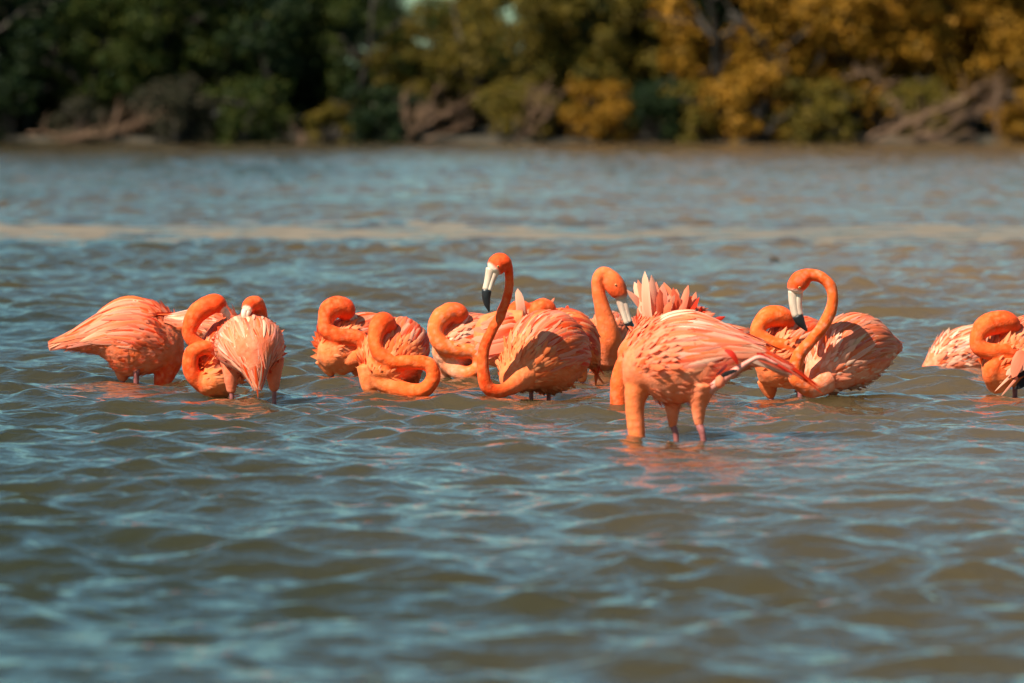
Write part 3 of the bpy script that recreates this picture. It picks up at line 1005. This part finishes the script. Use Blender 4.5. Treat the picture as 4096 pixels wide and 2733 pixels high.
# 2 and its neighbours
flamingo('pale backed flamingo half hidden behind the coiled neck, its tail towards the lone feeding bird', (830, 1548),
         [(960, 1350, 0, 60, 70), (900, 1330, 0, 85, 90), (830, 1310, 0, 92, 95), (765, 1300, 0, 62, 75), (710, 1290, 0, 30, 45), (668, 1278, 0, 8, 14)], wts=LIGHT, tail=8, seed=22, face=False,
         shanks=[[(850, 1390, 0, 12), (850, 1545, 0, 9)], [(870, 1390, .08, 12), (872, 1545, .08, 9)]], n_down=250)
flamingo('orange flamingo with tightly coiled neck resting beside the bird seen from behind', (880, 1592),
         [(800, 1530, -.08, 45, 40), (850, 1520, -.05, 70, 80), (890, 1450, .05, 110, 110), (930, 1370, .15, 105, 100), (970, 1320, .28, 50, 60), (1000, 1300, .36, 14, 20)],
         neck=[(900, 1540, -.08, 45), (835, 1545, -.14, 36), (780, 1510, -.19, 32), (762, 1460, -.21, 29), (775, 1412, -.21, 28), (825, 1392, -.2, 26), (856, 1412, -.15, 24), (830, 1400, -.07, 24), (775, 1368, -.07, 25),
               (757, 1325, -.08, 26), (785, 1262, -.07, 28), (828, 1224, -.06, 29), (868, 1222, -.05, 30), (893, 1240, -.04, 17)],
         bill=[(897, 1243, -.04, 15, 'w'), (912, 1262, -.02, 12, 'w'), (925, 1290, .02, 9, 'w')], wts=WARM, seed=23, pale_tint=(0.92, 0.34, 0.14), body_tint=(0.87, 0.20, 0.05), neck_dd=0.6, neck_r=1.12, body_dd=-.055, shanks=[[(860, 1570, 0, 12), (862, 1600, 0, 10)]])
flamingo('pale pink flamingo seen from behind with its head resting on its back', (1000, 1618),
         [(985, 1420, .35, 60, 60), (990, 1400, .27, 110, 118), (997, 1385, .12, 125, 138), (1000, 1385, -.03, 120, 132), (1006, 1415, -.13, 95, 105), (1018, 1465, -.18, 55, 60), (1028, 1510, -.2, 24, 26), (1031, 1540, -.21, 8, 9)],
         neck=[(1000, 1330, .22, 40), (1035, 1285, .14, 30), (1043, 1245, .08, 28), (1025, 1215, .03, 30), (1003, 1218, 0.0, 30), (990, 1238, -.03, 22)],
         bill=[(986, 1244, -.035, 20, 'w'), (982, 1262, -.04, 17, 'w'), (990, 1290, -.03, 11, 'w')],
         thighs=[[(935, 1440, .0, 60), (925, 1510, -.02, 32), (926, 1570, -.02, 17)], [(1085, 1440, .02, 55), (1095, 1510, .02, 30), (1097, 1560, .02, 18)]],
         shanks=[[(926, 1560, -.02, 11), (927, 1600, -.02, 9)], [(1097, 1550, .02, 11), (1097, 1590, .02, 9)], ],
         wts=LIGHT, edge_wts=[(CREAM, 4), (PALE, 3)], body_tint=PINK, flen=(0.11, 0.15), th_rng=(0, 125), cols=20, tail=9, tail_wts=[(ORANGE, 4), (PEACH, 3)], tail_len=(.10, .15), seed=24)
# 3 pair in the middle left
flamingo('orange flamingo resting with its neck folded, behind the bird with the looped neck', (1325, 1520),
         [(1290, 1430, -.06, 50, 45), (1330, 1415, -.02, 85, 80), (1400, 1375, .08, 108, 105), (1470, 1350, .16, 100, 95), (1540, 1345, .24, 66, 70), (1600, 1352, .32, 22, 30)],
         neck=[(1370, 1440, -.08, 60), (1425, 1435, -.17, 34), (1462, 1395, -.2, 29), (1430, 1353, -.2, 30), (1350, 1345, -.19, 31), (1304, 1322, -.18, 31), (1300, 1282, -.17, 29), (1322, 1242, -.15, 29), (1355, 1228, -.12, 30), (1385, 1240, -.08, 29), (1404, 1260, -.04, 18)],
         bill=[(1408, 1264, -.03, 16, 'w'), (1425, 1285, 0, 12, 'w'), (1440, 1315, .03, 8, 'w')],
         thighs=[[(1310, 1440, -.02, 50), (1320, 1480, -.02, 30), (1326, 1503, -.02, 14)], [(1430, 1440, .02, 50), (1440, 1490, .02, 32), (1442, 1515, .02, 16)]],
         shanks=[[(1326, 1498, -.02, 11), (1328, 1525, -.02, 9)], [(1442, 1510, .02, 11), (1442, 1530, .02, 9)]], wts=WARM, pale_tint=(0.92, 0.36, 0.16), seed=31, body_tint=(0.87, 0.19, 0.045), neck_dd=0.6, neck_r=1.12, body_dd=-.055)
flamingo('orange flamingo whose neck makes a wide loop just above the water', (1560, 1590),
         [(1530, 1530, -.08, 50, 50), (1545, 1480, -.02, 95, 100), (1575, 1420, .08, 125, 128), (1600, 1375, .18, 112, 115), (1600, 1345, .29, 62, 66), (1595, 1330, .38, 16, 20)],
         neck=[(1530, 1500, -.1, 58), (1560, 1540, -.17, 40), (1620, 1562, -.22, 31), (1688, 1562, -.25, 28), (1732, 1522, -.26, 26), (1728, 1474, -.26, 25), (1690, 1449, -.25, 25), (1622, 1452, -.24, 26), (1562, 1449, -.23, 27),
               (1516, 1412, -.22, 28), (1502, 1362, -.2, 27), (1511, 1312, -.16, 27), (1528, 1290, -.12, 30), (1549, 1300, -.08, 28), (1562, 1322, -.04, 17)],
         bill=[(1566, 1328, -.03, 15, 'w'), (1578, 1350, -.01, 11, 'w'), (1588, 1375, .03, 8, 'w')],
         thighs=[[(1480, 1470, -.05, 55), (1478, 1540, -.06, 36), (1486, 1585, -.06, 17)], [(1650, 1450, .08, 50), (1650, 1520, .08, 30), (1648, 1570, .08, 16)]],
         shanks=[[(1486, 1575, -.06, 12), (1488, 1605, -.06, 9)], [(1648, 1560, .08, 12), (1648, 1590, .08, 9)]], neck_tint=(0.90, 0.085, 0.002), wts=WARM, seed=32, pale_tint=(0.92, 0.34, 0.14), body_tint=(0.87, 0.19, 0.04), neck_dd=0.6, neck_r=1.12, body_dd=-.055)
# 4 coiled bird left of the upright one
flamingo('peach flamingo with coiled neck tucked in beside the upright bird with the black tipped bill', (1800, 1531),
         [(1760, 1440, -.04, 45, 45), (1800, 1400, .0, 85, 80), (1850, 1375, .06, 108, 100), (1915, 1362, .12, 105, 100), (1985, 1370, .18, 72, 78), (2040, 1388, .24, 22, 30)],
         neck=[(1810, 1450, -.08, 52), (1830, 1484, -.15, 31), (1880, 1494, -.19, 27), (1918, 1460, -.2, 25), (1898, 1410, -.2, 26), (1832, 1400, -.2, 29), (1765, 1376, -.2, 31), (1741, 1332, -.18, 29), (1756, 1282, -.15, 28), (1798, 1252, -.12, 27), (1838, 1256, -.08, 29), (1860, 1280, -.04, 18)],
         bill=[(1863, 1284, -.03, 16, 'w'), (1878, 1305, 0, 12, 'w'), (1890, 1335, .03, 8, 'w')],
         thighs=[[(1770, 1450, .02, 40), (1780, 1500, .02, 28), (1790, 1525, .02, 14)]], shanks=[[(1790, 1518, .02, 11), (1790, 1540, .02, 9)], [(1890, 1424, .0, 13), (1893, 1540, .0, 9)]],
         neck_tint=(0.87, 0.15, 0.03), body_tint=(0.87, 0.24, 0.10), pale_tint=CREAM, wts=LIGHT, seed=41, neck_dd=0.6, neck_r=1.12, body_dd=-.055)
# 5 birds behind the upright one
flamingo('orange flamingo behind the upright bird, one pale plume sticking straight up', (2110, 1520),
         [(2040, 1400, -.02, 50, 50), (2070, 1360, .0, 85, 85), (2130, 1320, .04, 105, 100), (2190, 1320, .1, 95, 90), (2240, 1340, .16, 50, 60), (2280, 1350, .2, 14, 20)],
         neck=[(2040, 1410, -.06, 45), (2030, 1340, -.12, 30), (2050, 1270, -.12, 26), (2078, 1236, -.1, 26), (2104, 1256, -.06, 24), (2115, 1285, -.02, 14)],
         plumes=[(2085, 1290, -.14, 2088, 1155, -.16, 1.6, PALE, CREAM), (2100, 1290, -.12, 2104, 1195, -.14, 1.5, PINK, PALE)], shanks=[[(2120, 1410, 0, 12), (2120, 1530, 0, 9)]], wts=WARM, seed=51, pale_tint=(0.92, 0.34, 0.14), body_tint=(0.87, 0.2, 0.05), neck_dd=0.6, neck_r=1.12, body_dd=-.055)
flamingo('orange flamingo crouched behind the upright bird with its rounded head lobe showing', (2280, 1538),
         [(2160, 1400, -.02, 60, 60), (2200, 1370, .0, 100, 95), (2255, 1350, .05, 115, 110), (2310, 1370, .1, 100, 95), (2345, 1420, .15, 55, 60), (2370, 1460, .2, 14, 20)],
         neck=[(2170, 1400, -.08, 45), (2150, 1330, -.15, 30), (2150, 1265, -.16, 27), (2168, 1234, -.15, 28), (2190, 1246, -.11, 26), (2202, 1272, -.06, 15)],
         plumes=[(2190, 1250, -.08, 2214, 1190, -.06, 1.0, PINK, PALE), (2260, 1275, 0.02, 2280, 1225, 0.03, 2.2, ORANGE, DEEP)],
         thighs=[[(2300, 1430, 0, 55), (2325, 1490, 0, 28), (2330, 1525, 0, 15)]], shanks=[[(2330, 1515, 0, 11), (2330, 1545, 0, 9)]], wts=WARM, seed=52, pale_tint=(0.92, 0.34, 0.14), body_tint=(0.87, 0.2, 0.05), neck_dd=0.6, neck_r=1.12, body_dd=-.055)
# 6 upright bird
flamingo('upright flamingo with swan shaped neck and black tipped bill, feathers fluffed', (2100, 1597),
         [(2030, 1535, -.16, 40, 40), (2068, 1500, -.11, 80, 84), (2120, 1445, -.03, 135, 130), (2180, 1412, .06, 170, 152), (2235, 1412, .16, 148, 132), (2278, 1430, .26, 90, 88), (2305, 1450, .34, 28, 36)],
         extra=[[(2040, 1430, .0, 60, 50), (1965, 1370, .08, 85, 60), (1950, 1320, .16, 60, 50), (2010, 1290, .22, 50, 50), (2090, 1290, .22, 50, 50)]],
         neck=[(2090, 1500, -.13, 62), (2050, 1543, -.2, 36), (2005, 1566, -.25, 28), (1960, 1560, -.27, 27), (1933, 1515, -.28, 26), (1935, 1410, -.28, 24), (1965, 1325, -.27, 22), (2003, 1255, -.27, 20), (2034, 1160, -.27, 18), (2037, 1088, -.29, 18), (2024, 1054, -.33, 26),
               (2002, 1050, -.33, 37), (1983, 1060, -.33, 42), (1970, 1078, -.33, 32)],
         bill=[(1972, 1078, -.34, 29, 'w'), (1964, 1105, -.34, 24, 'w'), (1955, 1135, -.34, 20, 'w'), (1948, 1160, -.34, 19, 'w'), (1947, 1160, -.34, 20, 'k'), (1945, 1185, -.34, 18, 'k'), (1948, 1215, -.34, 13, 'k'), (1957, 1247, -.34, 3, 'k')],
         eye=[(1992, 1066, -.372, 4.5)], wts=[(ORANGE, 4), (PEACH, 4), (PINK, 2), (DEEP, 1), (PALE, 1)], flen=(.16, .23), cols=24, rows=7, lift=.02, tail=8,
         shanks=[[(2125, 1530, 0, 12), (2125, 1610, 0, 9)], [(2195, 1520, .06, 12), (2195, 1605, .06, 9)]], seed=61, pale_tint=(0.92, 0.34, 0.14), body_tint=(0.87, 0.20, 0.06),
         plumes=[(2020 + 6 * k_, 1262 + 17 * k_, .04 - .012 * k_, 1935 - 12 * min(k_, 4 - k_ * .2), 1285 + 21 * k_, .0 - .012 * k_, 1.5, (PEACH, PALE, ORANGE, PINK)[k_ % 4], (CREAM, PALE)[k_ % 2]) for k_ in range(8)]
                + [(2050 + 6 * k_, 1255 + 15 * k_, .05 - .012 * k_, 1965 - 10 * min(k_, 4), 1272 + 21 * k_, .01 - .012 * k_, 1.4, (PALE, ORANGE, PEACH)[k_ % 3], (PALE, CREAM)[k_ % 2]) for k_ in range(8)])
# 7 bowed bird facing the camera
flamingo('pinkish flamingo bowing its head to preen, facing out from the flock', (2425, 1505),
         [(2425, 1440, -.12, 60, 55), (2425, 1400, -.03, 115, 88), (2430, 1375, .1, 130, 94), (2440, 1340, .25, 100, 80), (2450, 1300, .38, 50, 50), (2455, 1280, .46, 14, 20)],
         neck=[(2436, 1430, -.1, 58), (2436, 1350, -.17, 44), (2414, 1245, -.19, 34), (2393, 1165, -.2, 25), (2394, 1110, -.2, 24), (2420, 1092, -.2, 24), (2446, 1112, -.2, 36), (2464, 1143, -.2, 40), (2479, 1176, -.2, 31), (2486, 1195, -.2, 22)],
         bill=[(2482, 1180, -.2, 24, 'w'), (2495, 1232, -.2, 21, 'w'), (2508, 1275, -.2, 17, 'w'), (2513, 1292, -.2, 17, 'w'), (2514, 1290, -.2, 18, 'k'), (2520, 1308, -.2, 16, 'k'), (2528, 1328, -.2, 5, 'k')],
         eye=[(2463, 1140, -.246, 4)], neck_tint=(0.87, 0.165, 0.05), body_tint=(0.86, 0.21, 0.08), wts=LIGHT, flen=(.08, .13), seed=71, tail=4,
         shanks=[[(2415, 1400, -.14, 15), (2350, 1440, -.16, 13), (2335, 1455, -.16, 15)], [(2400, 1490, 0, 12), (2400, 1515, 0, 9)], [(2450, 1490, 0, 12), (2450, 1515, 0, 9)]])
# 8 bird with raised tail plumes
plm = []
rr_ = random.Random(8)
for (x0, x1, y1, wk, c, e) in [(2620, 2596, 1086, 1.5, PALE, CREAM), (2600, 2568, 1118, 1.6, PINK, PALE), (2632, 2622, 1140, 2.2, PEACH, CREAM), (2650, 2650, 1150, 2.3, ORANGE, PALE), (2668, 2676, 1138, 2.3, ORANGE, CREAM), (2690, 2704, 1140, 2.3, PEACH, PALE),
                           (2710, 2736, 1158, 2.2, ORANGE, PALE), (2722, 2768, 1146, 1.4, PINK, PALE), (2735, 2780, 1190, 2.2, ORANGE, DEEP), (2748, 2808, 1205, 1.6, DEEP, RED), (2760, 2818, 1228, 1.5, RED, DEEP), (2640, 2600, 1180, 2.4, ORANGE, PALE),
                           (2670, 2640, 1200, 2.4, PEACH, PALE), (2700, 2700, 1195, 2.4, ORANGE, CREAM), (2610, 2585, 1205, 2.2, ORANGE, PALE), (2600, 2572, 1240, 2.2, PEACH, CREAM)]:
    for q in range(4):
        plm.append((x0 + rr_.uniform(-24, 24), 1310 + rr_.uniform(-10, 25), rr_.uniform(-.05, .08), x1 + q * rr_.uniform(-30, 30), y1 + q * rr_.uniform(0, 34), rr_.uniform(-.1, .12), max(1.0, wk * rr_.uniform(.5, .8)), c, e))
flamingo('flamingo with a crown of raised ruffled plumes standing behind the stooping pair', (2650, 1560),
         [(2560, 1375, 0, 45, 45), (2600, 1350, .0, 88, 85), (2655, 1335, .05, 105, 102), (2720, 1320, .1, 100, 100), (2780, 1300, .12, 66, 70), (2820, 1270, .15, 20, 26)],
         plumes=plm, wts=WARM, tail=7, tail_len=(.06, .09), tail_wts=[(DEEP, 2), (RED, 2), (ORANGE, 2)], seed=81, face=False, n_down=350, lift=.15, shanks=[[(2640, 1430, 0, 12), (2640, 1570, 0, 9)], [(2690, 1430, .1, 12), (2690, 1570, .1, 9)]])
# 9 bird glimpsed behind the stooping pair
flamingo('pale flamingo whose back just shows behind the stooping pair', (2900, 1545),
         [(2820, 1420, 0, 50, 60), (2860, 1385, 0, 80, 80), (2900, 1372, 0, 84, 84), (2945, 1362, .03, 50, 55), (2975, 1345, .05, 18, 26), (2995, 1330, .06, 7, 9)], wts=LIGHT, tail=6, tail_wts=[(PALE, 2), (PINK, 2)], tail_len=(.06, .10), n_down=200, seed=91, face=False,
         shanks=[[(2880, 1440, 0, 12), (2880, 1550, 0, 9)], [(2910, 1440, .06, 12), (2912, 1550, .06, 9)]])
# 10 stooping pair
flamingo('orange flamingo stooping with its head under water just behind the large pale one', (2475, 1632),
         [(2495, 1445, 0, 50, 50), (2550, 1415, 0, 84, 88), (2650, 1378, 0, 106, 110), (2750, 1352, 0, 115, 112), (2850, 1358, 0, 80, 88), (2950, 1370, 0, 42, 55), (3040, 1385, 0, 14, 22)],
         neck=[(2565, 1430, -.02, 70), (2505, 1470, -.02, 50), (2482, 1540, -.02, 40), (2474, 1640, -.02, 34), (2480, 1700, -.02, 30), (2490, 1800, 0, 28)], face=False,
         wts=LIGHT, flen=(.12, .19), tail=8, tail_wts=[(RED, 2), (DEEP, 2), (PINK, 1)], seed=101, shanks=[[(2680, 1470, 0, 13), (2680, 1640, 0, 9)], [(2730, 1470, .05, 13), (2730, 1640, .05, 9)]])
flamingo('large pale peach flamingo stooping with its head under water, red tail streaming behind', (2700, 1755),
         [(2520, 1520, 0, 55, 55), (2575, 1485, 0, 118, 110), (2670, 1463, 0, 155, 132), (2780, 1450, 0, 150, 130), (2880, 1432, .01, 105, 105), (2980, 1422, .02, 60, 72), (3070, 1440, .03, 26, 40), (3150, 1480, .03, 8, 14)],
         neck=[(2610, 1460, 0, 95), (2556, 1540, 0, 60), (2540, 1620, 0, 41), (2542, 1690, 0, 36), (2547, 1760, 0, 33), (2552, 1820, 0, 31), (2570, 1960, 0, 28)], neck_tint=(0.87, 0.215, 0.085), face=False,
         thighs=[[(2690, 1560, .06, 66), (2690, 1635, .06, 32), (2692, 1708, .06, 16)], [(2800, 1540, -.05, 70), (2795, 1630, -.05, 33), (2797, 1702, -.05, 17)]],
         plumes=[(2880, 1512, -.14, 2938, 1466, -.145, 1.6, BLACK, BLACK), (2866, 1500, -.14, 2915, 1462, -.145, 1.4, BLACK, RED), (2900, 1400, -.12, 2965, 1440, -.12, 2.0, RED, DEEP)],
         limbs=[('raised_limb', [(2830, 1560, -.06, 34), (2890, 1520, -.09, 25), (2955, 1474, -.1, 17), (3005, 1442, -.11, 12), (3035, 1430, -.11, 12), (3070, 1440, -.1, 10), (3110, 1458, -.1, 5)])],  # pink limb bent back towards the tail
         shanks=[[(2692, 1704, .06, 15), (2702, 1735, .06, 13), (2706, 1760, .06, 11)], [(2797, 1698, -.05, 16), (2810, 1735, -.05, 14), (2816, 1765, -.05, 12)]],
         body_tint=(0.86, 0.20, 0.075), pale_tint=PALE, wts=[(PALE, 4), (PEACH, 4), (PINK, 2), (ORANGE, 2), (CREAM, 1)], edge_wts=[(CREAM, 4), (PALE, 4), (PEACH, 1)], flen=(.16, .25), rows=7, cols=24, tail=20, tail_wts=[(ORANGE, 4), (DEEP, 3), (RED, 1)], tail_len=(.16, .25), seed=102, n_down=700)
# 11 right pair
flamingo('orange flamingo resting with folded neck, tucked behind the bird with the arched neck', (3085, 1590),
         [(3060, 1510, -.06, 60, 50), (3105, 1465, -.02, 105, 95), (3165, 1400, .08, 118, 112), (3235, 1362, .18, 95, 92), (3285, 1345, .28, 36, 42), (3310, 1340, .34, 10, 14)],
         neck=[(3130, 1500, -.08, 66), (3172, 1450, -.17, 34), (3150, 1398, -.2, 30), (3085, 1376, -.2, 31), (3036, 1342, -.19, 30), (3036, 1302, -.17, 29), (3070, 1272, -.14, 30), (3118, 1266, -.11, 31), (3148, 1284, -.08, 26), (3164, 1304, -.05, 15)],
         bill=[(3168, 1308, -.04, 14, 'w'), (3185, 1325, -.02, 11, 'w'), (3205, 1345, .02, 8, 'w')],
         thighs=[[(3070, 1520, 0, 45), (3080, 1570, 0, 28), (3085, 1592, 0, 15)]], shanks=[[(3085, 1585, 0, 12), (3085, 1600, 0, 10)], [(3195, 1560, .03, 20), (3200, 1600, .03, 14)]], neck_tint=(0.90, 0.105, 0.006), body_tint=(0.87, 0.17, 0.04), pale_tint=(0.92, 0.36, 0.16), wts=WARM, seed=111, neck_dd=0.6, neck_r=1.12, body_dd=-.055)
flamingo('flamingo with a high arched neck and black tipped bill looking down at its breast', (3300, 1613),
         [(3255, 1525, -.12, 55, 50), (3305, 1485, -.07, 100, 96), (3375, 1420, .0, 145, 128), (3445, 1395, .09, 140, 125), (3505, 1395, .18, 92, 92), (3548, 1395, .25, 38, 48), (3580, 1390, .3, 14, 22)],
         neck=[(3300, 1520, -.13, 56), (3245, 1552, -.19, 38), (3197, 1530, -.22, 32), (3180, 1480, -.22, 29), (3201, 1415, -.22, 27), (3255, 1350, -.22, 25), (3305, 1285, -.22, 24), (3332, 1215, -.22, 22), (3325, 1150, -.22, 22), (3287, 1108, -.22, 22), (3240, 1102, -.22, 26),
               (3210, 1118, -.22, 37), (3187, 1140, -.22, 39), (3180, 1165, -.22, 32)],
         bill=[(3183, 1166, -.22, 30, 'w'), (3181, 1200, -.22, 27, 'w'), (3184, 1235, -.22, 24, 'w'), (3191, 1264, -.22, 22, 'w'), (3191, 1264, -.22, 23, 'k'), (3202, 1288, -.22, 19, 'k'), (3214, 1306, -.22, 12, 'k'), (3229, 1325, -.22, 3, 'k')],
         eye=[(3198, 1150, -.256, 5)], thighs=[[(3330, 1530, .0, 45), (3332, 1570, .0, 22), (3330, 1600, .0, 14)]], shanks=[[(3330, 1590, 0, 12), (3330, 1625, 0, 10)], [(3210, 1560, .0, 22), (3203, 1605, .0, 13)]],
         neck_tint=(0.88, 0.115, 0.012), pale_tint=CREAM, wts=[(PINK, 4), (PEACH, 4), (PALE, 3), (ORANGE, 1)], flen=(.14, .20), rows=7, cols=22, tail=8, tail_wts=[(PINK, 2), (RED, 1), (PALE, 1)], seed=112, lift=.02)
# 12 birds at the right edge
flamingo('pale flamingo floating low with its head under water beside the coiled orange bird', (3820, 1488),
         [(3725, 1480, 0, 40, 55), (3775, 1455, 0, 85, 88), (3860, 1420, .02, 108, 108), (3945, 1395, .05, 98, 98), (4040, 1390, .08, 52, 60), (4100, 1395, .1, 14, 20)], wts=[(PALE, 4), (CREAM, 3), (ORANGE, 2), (PEACH, 3)], edge_wts=[(CREAM, 4), (PALE, 3)], pale_tint=CREAM,
         neck=[(3760, 1460, 0, 70), (3722, 1490, 0, 45), (3712, 1530, 0, 34), (3715, 1640, 0, 28)], face=False, seed=121, tail=6, flen=(.11, .17), shanks=[[(3860, 1480, 0, 12), (3860, 1500, 0, 9)], [(3900, 1480, .05, 12), (3900, 1500, .05, 9)]])
flamingo('orange flamingo with coiled neck and drooping pale wing plumes beside the low pale bird', (3990, 1580),
         [(3965, 1530, -.06, 45, 45), (4005, 1480, -.02, 95, 90), (4075, 1410, .08, 122, 112), (4165, 1375, .18, 120, 112), (4245, 1380, .28, 60, 70), (4330, 1400, .35, 12, 20)],
         neck=[(4000, 1525, -.1, 55), (3968, 1490, -.18, 38), (3990, 1448, -.2, 31), (4048, 1424, -.19, 28), (4030, 1404, -.2, 28), (3955, 1408, -.21, 31), (3914, 1386, -.2, 31), (3908, 1345, -.19, 30), (3945, 1305, -.17, 31), (4000, 1286, -.13, 33), (4042, 1296, -.09, 30), (4066, 1320, -.05, 17)],
         bill=[(4070, 1324, -.04, 16, 'w'), (4086, 1345, -.02, 12, 'w'), (4100, 1370, .02, 8, 'w')],
         plumes=[(4100, 1400, -.14, 4030, 1500, -.2, 2.2, PINK, PALE), (4130, 1420, -.14, 4065, 1525, -.2, 2.2, PALE, CREAM), (4070, 1480, -.15, 3985, 1572, -.2, 0.9, PALE, CREAM), (4085, 1490, -.15, 4005, 1588, -.2, 0.9, PINK, CREAM), (4160, 1470, -.12, 4040, 1500, -.16, 1.6, BLACK, BLACK), (4180, 1490, -.12, 4050, 1540, -.16, 1.6, BLACK, BLACK)],
         neck_tint=(0.90, 0.075, 0.002), wts=WARM, seed=122, pale_tint=(0.92, 0.34, 0.14), body_tint=(0.88, 0.17, 0.03), neck_dd=0.6, neck_r=1.12, body_dd=-.055, shanks=[[(4060, 1500, 0, 13), (4060, 1590, 0, 10)], [(4110, 1500, .05, 13), (4110, 1590, .05, 10)]])

# ------------------------------------------------------------------ small dark scrap adrift beyond the birds
pD = water_depth(1052)
pc = W(3097, 1052, pD)
r = np.random.default_rng(2)
pts = np.array([[-.05, 0, .0], [-.02, .01, .035], [.02, .0, .03], [.06, -.01, .01]])
v, f = join([sweep(catmull(pts, 10), np.array([.008, .018, .024, .026, .025, .024, .02, .016, .012, .006]), np.array([.01, .02, .026, .03, .03, .026, .022, .018, .012, .006]), 8),
             limb(r, (0.0, 0, .03), (.5, .2, .6), .07, .006, 4, .2)[1]])
me = mesh_np('floating_twig', v, f); me.materials.append(M_BARK)
o = link(bpy.data.objects.new('floating_twig', me)); o.location = (pc.x, pc.y, 0.005); o.scale = (.65, .65, .65)
tag(o, 'small dark scrap of wood floating on the open water beyond the flock', 'twig')
